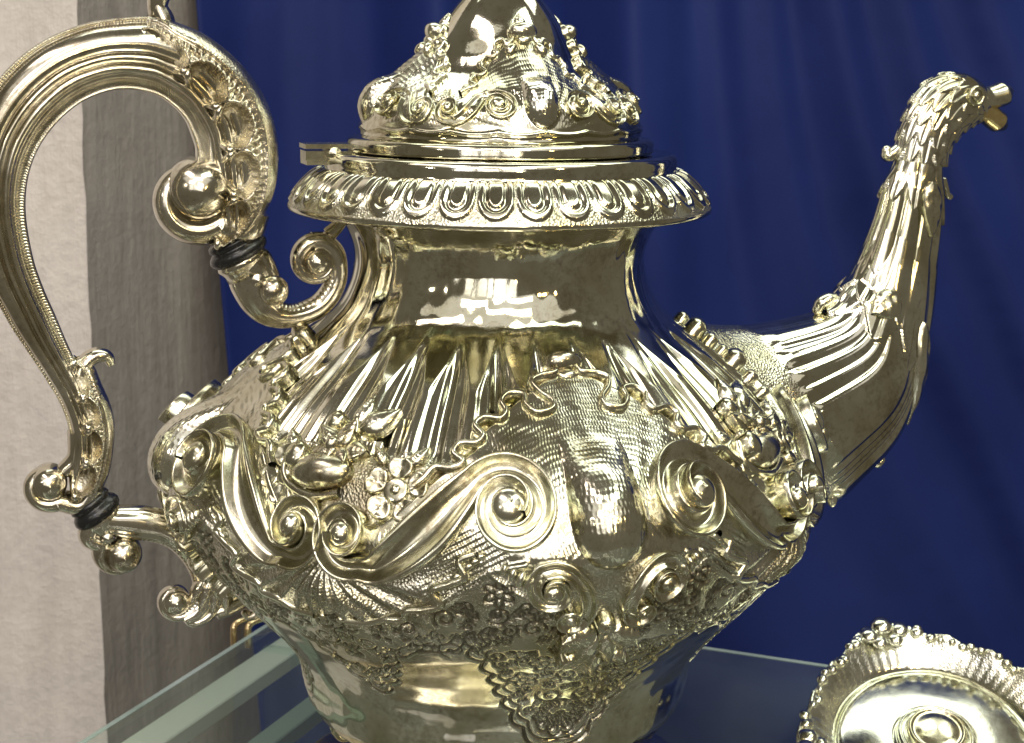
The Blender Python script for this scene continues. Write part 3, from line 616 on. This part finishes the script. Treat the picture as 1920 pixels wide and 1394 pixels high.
volute((-555, 1166), 92, 54, -48, .74, 46, handle, .32, -1, tail=[(-455, 1140), (-470, 1105)], boff=(8, 14))
volute((-820, 668), 52, 30, -60, .75, 32, handle, .36, -1, tail=[(-740, 660), (-765, 632)], boff=(4, 6))
mb = MB(); tube(mb, [(p[0], 0, p[1]) for p in cr([(-757,760),(-765,715),(-790,690)], 20)], np.interp(np.arange(20), [0, 19], [26, 16]), 14, 1.4); mb.build('volute_neck', M_hand, handle)
def collar(name, c, ax, r_, mat, parent, prof): mb = MB(); lathe(mb, prof, 64, ax, c); return mb.build(name, mat, parent)
def ring_prof(r_): return [(.5, -24), (r_*.78, -24), (r_*.86, -21), (r_*.90, -14), (r_*.80, -10), (r_*.90, -7), (r_*1.0, -2), (r_*1.05, 5), (r_*1.0, 12), (r_*.9, 16), (r_*.78, 19), (.5, 19)]
collar('insulator_ring', (-482, 0, 1072), (.45, 0, -.89), 52, M_ebony, handle, ring_prof(52))
collar('insulator_ring', (-741, 0, 618), (.56, 0, -.83), 43, M_ebony, handle, ring_prof(43))
collar('ferrule', (-474, 0, 1052), (.45, 0, -.89), 44, M_hand, handle, [(44, -6), (47, 0), (44, 6), (40, 14), (40, 26), (.5, 26)])
collar('ferrule', (-731, 0, 602), (.56, 0, -.83), 37, M_hand, handle, [(37, -6), (39, 0), (37, 6), (33, 14), (32, 24), (.5, 24)])
# upper bracket: C-scroll
TUBE_A = np.cos(np.linspace(math.pi, 0, 25)); TUBE_H = np.sin(np.linspace(math.pi, 0, 25))-.10*np.exp(-((np.linspace(-1, 1, 25)-.35)/.08)**2)-.10*np.exp(-((np.linspace(-1, 1, 25)+.45)/.08)**2)
def ribmod(t, a): return -.14*(np.sin(t*2*math.pi*36) > .2)*sm(.62, .72, a)*(1-sm(.95, 1, a))*sm(.25, .3, t)
brO = [(-512,1045),(-501,1022),(-493,997),(-474,964),(-447,940),(-411,929),(-368,932),(-332,946),(-305,972),(-288,1008),(-286,1044),(-295,1075),(-322,1098),(-350,1100)]
brI = [(-438,1078),(-424,1066),(-412,1040),(-404,1010),(-410,985),(-395,974),(-377,974),(-350,984),(-332,1003),(-324,1020),(-324,1040),(-330,1052),(-340,1058),(-346,1060)]
mb = MB(); planar(mb, brO, brI, np.interp(np.linspace(0, 1, 300), [0, .25, .5, 1], [42, 36, 30, 26]), TUBE_A, TUBE_H, 300, ribmod); bracket = mb.build('upper_bracket', M_hand, tea)
volute((-341, 1047), 54, 25, 80, 1.1, 26, bracket, .28)
mb = MB(); ball(mb, (-424, -34, 1002), 27, 18, 28); ball(mb, (-424, 34, 1002), 27); mb.build('boss', M_hand, bracket)
mb = MB(); tube(mb, [(-452, -44, 1022), (-452, 44, 1022)], 11, 16); mb.build('pin', M_hand, bracket)
horn('leaf_tip', [(-318,1095),(-300,1112),(-290,1128),(-282,1135)], [14, 12, 10, 5], bracket, 1.5)
# lower bracket
lbO = [(-716,628),(-703,623),(-656,618),(-607,600),(-575,567),(-557,523),(-540,485),(-528,455),(-530,425),(-550,400),(-584,388)]
lbI = [(-758,590),(-735,575),(-690,560),(-650,552),(-618,538),(-593,510),(-578,478),(-575,455),(-580,440),(-590,428),(-600,420)]
mb = MB(); planar(mb, lbO, lbI, np.interp(np.linspace(0, 1, 260), [0, .3, .7, 1], [36, 32, 30, 28]), TUBE_A, TUBE_H, 260, ribmod); lbr = mb.build('lower_bracket', M_hand, tea)
volute((-700, 536), 54, 32, 150, .66, 28, lbr, .32, tail=[(-745, 596), (-754, 570)], boff=(5, -2))
volute((-606, 438), 42, 25, -60, .8, 24, lbr, .28, -1, tail=[(-530, 440), (-545, 410), (-575, 396)])
mb = MB(); tube(mb, [(-722, -34, 572), (-722, 34, 572)], 9, 16); mb.build('pin', M_hand, lbr)
class Flat:
    """maps leaf helpers onto a vertical face of the handle (x-z plane) at depth y"""
    def __init__(s, y): s.y = y
    def deg(s, v): return 1.
    def at(s, f, v, h): f, v, h = np.broadcast_arrays(f, v, h); return np.stack([f, s.y-h, -v], -1)
mb = MB(); FLT = Flat(-20)
for i, (x_, z_, l, rot) in enumerate(((-556,482,54,.55),(-546,480,66,.35),(-534,478,72,.15),(-522,476,66,-.05))): leaf_on(mb, FLT, x_, -z_, l, 11, -rot, 10, 6, vein=2)
mb.build('acanthus', M_hand, lbr)
horn('leaf_tip', [(-535,410),(-500,420),(-480,428),(-462,420),(-460,402),(-474,394),(-484,404)], [16, 17, 14, 12, 11, 10, 7], lbr, 1.5)
horn('leaf_tip', [(-545,470),(-510,480),(-480,470),(-450,470)], [20, 24, 22, 14], lbr, 1.6)

# ---- spout
spL = [(335,925),(400,908),(470,898),(565,900),(681,922),(721,971),(750,1023),(779,1097),(798,1166),(814,1218)]
spR = [(480,440),(560,470),(640,500),(730,566),(831,659),(883,762),(908,894),(920,1014),(926,1121),(925,1206)]
ns, ma = 640, 260
Ls, Rs = pair(spL, spR, ns); cs = (Ls+Rs)/2; hv = (Rs-Ls)/2; tt = np.linspace(0, 1, ns)
Ty = np.interp(tt, [0, .12, .25, .36, .5, .65, .8, 1], [185, 176, 156, 132, 104, 76, 55, 44])
def sp(t, a, h=0):
    """t along the spout, a degrees round it (0 front, 90 outer/right edge); h out"""
    t = np.asarray(t, float); i = np.clip(t, 0, 1)*(ns-1); f_ = lambda X: np.interp(i, np.arange(ns), X)
    A = np.radians(a); ca, sa = np.sin(A), np.cos(A); k = 1+np.asarray(h)/f_(Ty)
    return np.stack([f_(cs[:, 0])+f_(hv[:, 0])*ca*k, -f_(Ty)*sa*k, f_(cs[:, 1])+f_(hv[:, 1])*ca*k], -1)
class SpS:
    def deg(s, v): return float(np.interp(v/1000., tt, Ty))*math.pi/180
    def at(s, f, v, h): f, v, h = np.broadcast_arrays(f, v, h); return sp(np.clip(1-v/1000., 0, 1), f, h)
    class p: r = staticmethod(lambda v: 60)
SPS = SpS(); SPS.deg = lambda v: float(np.interp(1-v/1000., tt, Ty))*math.pi/180*1.0
t = tt[:, None]; a = np.linspace(-180, 180, ma, endpoint=False)[None, :]
a2 = np.where(np.abs(a) > 90, np.sign(a)*180-a, a)            # mirror the back
up_fl = 6*np.abs(np.sin(np.radians(a2)*5+.3))**.8*sm(.60, .68, t)*(1-sm(.93, .98, t))
tongue = lambda c, w_: np.sqrt(np.clip(1-((a2-c)/w_)**2, 0, 1))
env = sm(.22, .27, t)*(1-sm(.40, .64, t))
low_fl = env*(13*tongue(4, 21)+12*tongue(56, 15)+4*tongue(28.5, 3.4)+4*tongue(34.5, 2.6)+4*tongue(39.5, 2)+4*tongue(-23, 4.5)+4*tongue(-34, 5)+4*tongue(-48, 7)+4*tongue(-65, 8))
lf = np.zeros((ns, ma))
def shingle(t_, a_, rows, t0, dt, wid, bend, ln, hh):
    o_ = np.zeros((ns, ma))
    for k_ in range(rows):
        cc = ((a_/wid+.5*(k_ % 2)) % 1)-.5; tip = t0+k_*dt+bend*np.abs(2*cc)**1.5; qv = (t_-tip)/ln
        o_ = np.maximum(o_, np.where((qv > 0) & (qv < 1), (hh*(1-qv)**.8-.35*hh*np.exp(-(cc/.05)**2))*(1-.3*(2*cc)**2), 0))
    return o_
lf = shingle(t-.0010*a2, a2+8, 2, .52, .075, 46, .09, .17, 8)+shingle(t, a2, 1, .88, .055, 40, .06, .12, 7)
Hs = np.maximum(up_fl+low_fl, lf+.5*up_fl)-5*sm(.5, .62, t)
mb = MB(); mb.grid(sp(t+0*a, a+0*t, Hs), False, True, matte=.8*(1-sm(.20, .25, t))+0*Hs, sat=.5*sm(.6, .68, t)+0*Hs)
spout = mb.build('spout', M_body, tea)
def spout_leaves(rows, name, mat=M_orn):
    mb = MB()
    for (t0, a0, l, w_, rot, H, lift, lobes, curl) in rows:
        for back in (False,):
            n, m = 30, 13; A_ = np.linspace(0, 1, n)[:, None]; B_ = np.linspace(-1, 1, m)[None, :]
            wd = w_*np.sin(math.pi*np.clip(A_, .02, .985)**.7)**.8
            if lobes: wd = wd*(.82+.34*np.abs(np.sin(A_*math.pi*lobes)))
            r_t = np.interp(t0, tt, Ty); path = 1080.
            x_ = wd*B_; y_ = l*A_+0*B_; X = x_*math.cos(rot)+y_*math.sin(rot); Y = -x_*math.sin(rot)+y_*math.cos(rot)
            h = lift+H*(1-np.abs(B_)**2.2)*(.4+.6*np.sin(math.pi*A_**.7))-2.2*np.exp(-(B_/.10)**2)+.9*np.sin(A_*22-np.abs(B_)*7)*(1-B_**2)+curl*A_**3
            h[:, 0] = -5; h[:, -1] = -5
            an = a0+np.degrees(X/r_t); tp = t0-Y/path
            V = sp(tp, an, h)
            if back: V = V*[1, -1, 1]; V = V[:, ::-1]
            mb.grid(V)
    return mb.build(name, mat, spout)
# leaves wrapping the bend, pointing down the spout; (t, angle, length, width, turn, height, lift, lobes, curl)
for r_ in ((.66, 30, 190, 24, .22, 9, 5, 0, 2), (.66, -20, 130, 22, -.2, 9, 5, 0, 2), (.96, 8, 130, 18, .05, 8, 5, 0, 0)): spout_leaves([r_], 'leaf')
# polished tongue ends at the root
for (tq, an, r_) in ((.235, 2, 19), (.235, 54, 15)):
    mb = MB(); p = sp(tq, an, 2); ball(mb, p, r_, 14, 24, (.7, .6, 1.15)); mb.build('tongue_end', M_orn, spout)
def knob(name, P, rads, parent): mb = MB(); Pc = cr([(p[0], 0, p[1]) for p in P], 30); tube(mb, Pc, np.interp(np.linspace(0, 1, 30), np.linspace(0, 1, len(rads)), rads), 14, 1.3); ball(mb, Pc[-1], rads[-1]*1.15, 10, 16); return mb.build(name, M_orn, parent)
knob('leaf_curl', [(700,945),(684,944),(668,936),(662,924)], [10, 13, 13, 10], spout)
knob('leaf_curl', [(820,1240),(808,1230),(797,1226),(796,1236)], [10, 12, 12, 9], spout)
knob('leaf_curl', [(800,640),(806,612),(814,600),(822,606)], [16, 14, 12, 10], spout)
knob('leaf_curl', [(926,1180),(934,1160),(940,1146),(946,1143)], [8, 8, 7, 6], spout)
# pearls and granular collar where spout meets body
for f, s, rr in ((77, 268, 26), (74, 300, 17), (72, 326, 13), (70, 352, 27), (67.5, 392, 17), (65, 425, 14), (83, 246, 18)):
    mb = MB(); dome_on(mb, SB, f, s, rr, rr*.85, rr*.9, 6); mb.build('pearl', M_orn, body)

# ---- bird head
hdL = [(812,1210),(826,1281),(844,1328),(877,1371),(932,1391),(983,1379),(1012,1356),(1022,1342)]
hdR = [(926,1198),(940,1243),(962,1268),(984,1282),(1004,1293),(1015,1304),(1022,1314),(1026,1322)]
nh, mh = 300, 180; HL, HR = pair(hdL, hdR, nh); hc = (HL+HR)/2; hh = (HR-HL)/2; th = np.linspace(0, 1, nh)[:, None]
Th = np.interp(th[:, 0], [0, .25, .5, .7, .85, 1], [44, 46, 47, 44, 30, 14])
a = np.linspace(-180, 180, mh, endpoint=False)[None, :]; a2 = np.where(np.abs(a) > 90, np.sign(a)*180-a, a)
hf = np.zeros((nh, mh))
for k_ in range(6):                                             # rows of feathers, tips towards the neck
    cc = ((a2/30+.5*(k_ % 2)) % 1)-.5; tip = .02+k_*.12+.085*np.abs(2*cc)**1.6; qv = (th-tip)/.22
    hf = np.maximum(hf, np.where((qv > 0) & (qv < 1), (7.5*(1-qv)**.8-2.2*np.exp(-(cc/.05)**2))*(1-.35*(2*cc)**2), 0))
hf = hf*(1-sm(.66, .76, th))
A = np.radians(a); ka = 1+(hf-5*(1-sm(.66, .8, th)))/Th[:, None]
V = np.stack([hc[:, :1]+hh[:, :1]*np.sin(A)*ka, -Th[:, None]*np.cos(A)*ka, hc[:, 1:]+hh[:, 1:]*np.sin(A)*ka], -1)
mb = MB(); mb.grid(V, False, True, sat=np.full(V.shape[:2], .7)); mb.cap(V[-1], V[-1].mean(0)+[6, 0, 2]); head = mb.build('bird_head', M_body, tea)
for sg in (1, -1):
    mb = MB(); P = np.array([(962+15*math.cos(q_), sg*-47, 1344+17*math.sin(q_)) for q_ in np.linspace(0, 2*math.pi, 28)]); tube(mb, P, 4, 8, caps=False); ball(mb, (962, sg*-47, 1344), 9, sc=(1, .7, 1.1)); mb.build('eye', M_orn, head)
def beak(name, P, hw, Tt, mat):
    mb = MB(); n = 30; Pc = cr([(p[0], 0, p[1]) for p in P], n); r_ = np.interp(np.linspace(0, 1, n), np.linspace(0, 1, len(hw)), hw); tube(mb, Pc, r_, 18, Tt); return mb.build(name, mat, head)
beak('upper_beak', [(998,1336),(1022,1339),(1042,1344),(1058,1350),(1069,1355)], [28, 23, 24, 25, 9], 1.15, M_orn)
beak('lower_beak', [(1000,1316),(1022,1306),(1040,1295),(1054,1286),(1062,1281)], [23, 21, 22, 22, 9], 1.1, M_gilt)

# ------------------------------------------------------------------ small silver dish
dish = empty('dish', (893*S, 95*S, 60*S)); dish.rotation_mode = 'QUATERNION'; dish.rotation_quaternion = (Matrix.Rotation(R(25), 3, 'X')@Matrix.Rotation(R(-2), 3, 'Y')@Matrix.Rotation(R(72), 3, 'Z')).to_quaternion()
tag(dish, 'small silver dish with ruffled cast rim and gilt button at the lower right', 'dish')
nf = 420; fi = np.linspace(0, 2*math.pi, nf, endpoint=False)[None, :]
def outline(f): return 1+.10*np.abs(np.cos(2*(f-.55)))**6+.03*np.cos(4*(f-.55))
sec = cr([(0,-30),(150,-30),(188,-24),(196,-18),(202,-6),(220,12),(244,32),(256,42),(262,40),(258,32),(235,8),(210,-16),(196,-36),(150,-44),(0,-44)], 120)
rr = sec[:, :1]; zz = sec[:, 1:]
k_ = 1+(outline(fi)-1)*sm(185, 255, rr); ruf = 1.0*np.sin(fi*46+1.2*np.sin(fi*5))*np.exp(-((rr-252)/9)**2)+6*np.sin(fi*17+1)*np.exp(-((rr-252)/16)**2)
wave = .6*np.sin(fi*70+rr*.05)*sm(200, 208, rr)*(1-sm(232, 242, rr))*(np.arange(120)[:, None] < 70)
V = np.stack([(rr*k_+ruf*.5)*np.cos(fi), (rr*k_+ruf*.5)*np.sin(fi), zz+ruf+wave], -1)
mb = MB(); mb.grid(V, False, True, matte=.35*sm(200, 208, rr)+0*V[..., 0]); mb.build('bowl', M_dish, dish)
mb = MB(); lathe(mb, cr([(198,-20),(190,-8),(165,-2),(125,3),(96,5),(84,4),(78,1)], 50), 120); mb.build('well', M_dish, dish)
mb = MB(); lathe(mb, cr([(80,2),(78,14),(72,20),(66,16),(62,22),(56,30),(50,32)], 40), 96); mb.build('button', M_dish, dish)
mb = MB(); lathe(mb, cr([(60,26),(57,33),(52,35),(47,31),(30,34),(1,37)], 40), 96); mb.build('gilt_disc', silver('pale_gilding', (.93, .88, .66, 1), (.80, .72, .46, 1), .14), dish)
mb = MB()
for i in range(64):
    f = i*2*math.pi/64+rng.uniform(-.03, .03); k_ = float(outline(np.array(f))); r_ = (252+rng.uniform(-8, 8))*k_; big = abs(math.cos(2*(f-.55))) > .93
    ball(mb, (r_*math.cos(f), r_*math.sin(f), 41+rng.uniform(-5, 7)), rng.uniform(8, 13)*(1.35 if big else 1), 8, 12, (1, 1, rng.uniform(.6, 1)))
for i in range(4):
    f = .55+i*math.pi/2; c_ = np.array([math.cos(f), math.sin(f)])
    for dr, df, r_, zz_ in ((280, 0, 24, 52), (266, .13, 20, 48), (266, -.13, 20, 48), (246, .07, 17, 42), (246, -.07, 17, 42), (262, .27, 15, 44), (262, -.27, 15, 44)): ball(mb, (dr*math.cos(f+df), dr*math.sin(f+df), zz_), r_, 10, 16, (1, 1, .6))
tag(mb.build('ruffled_edge', M_dish, dish), kind='stuff')
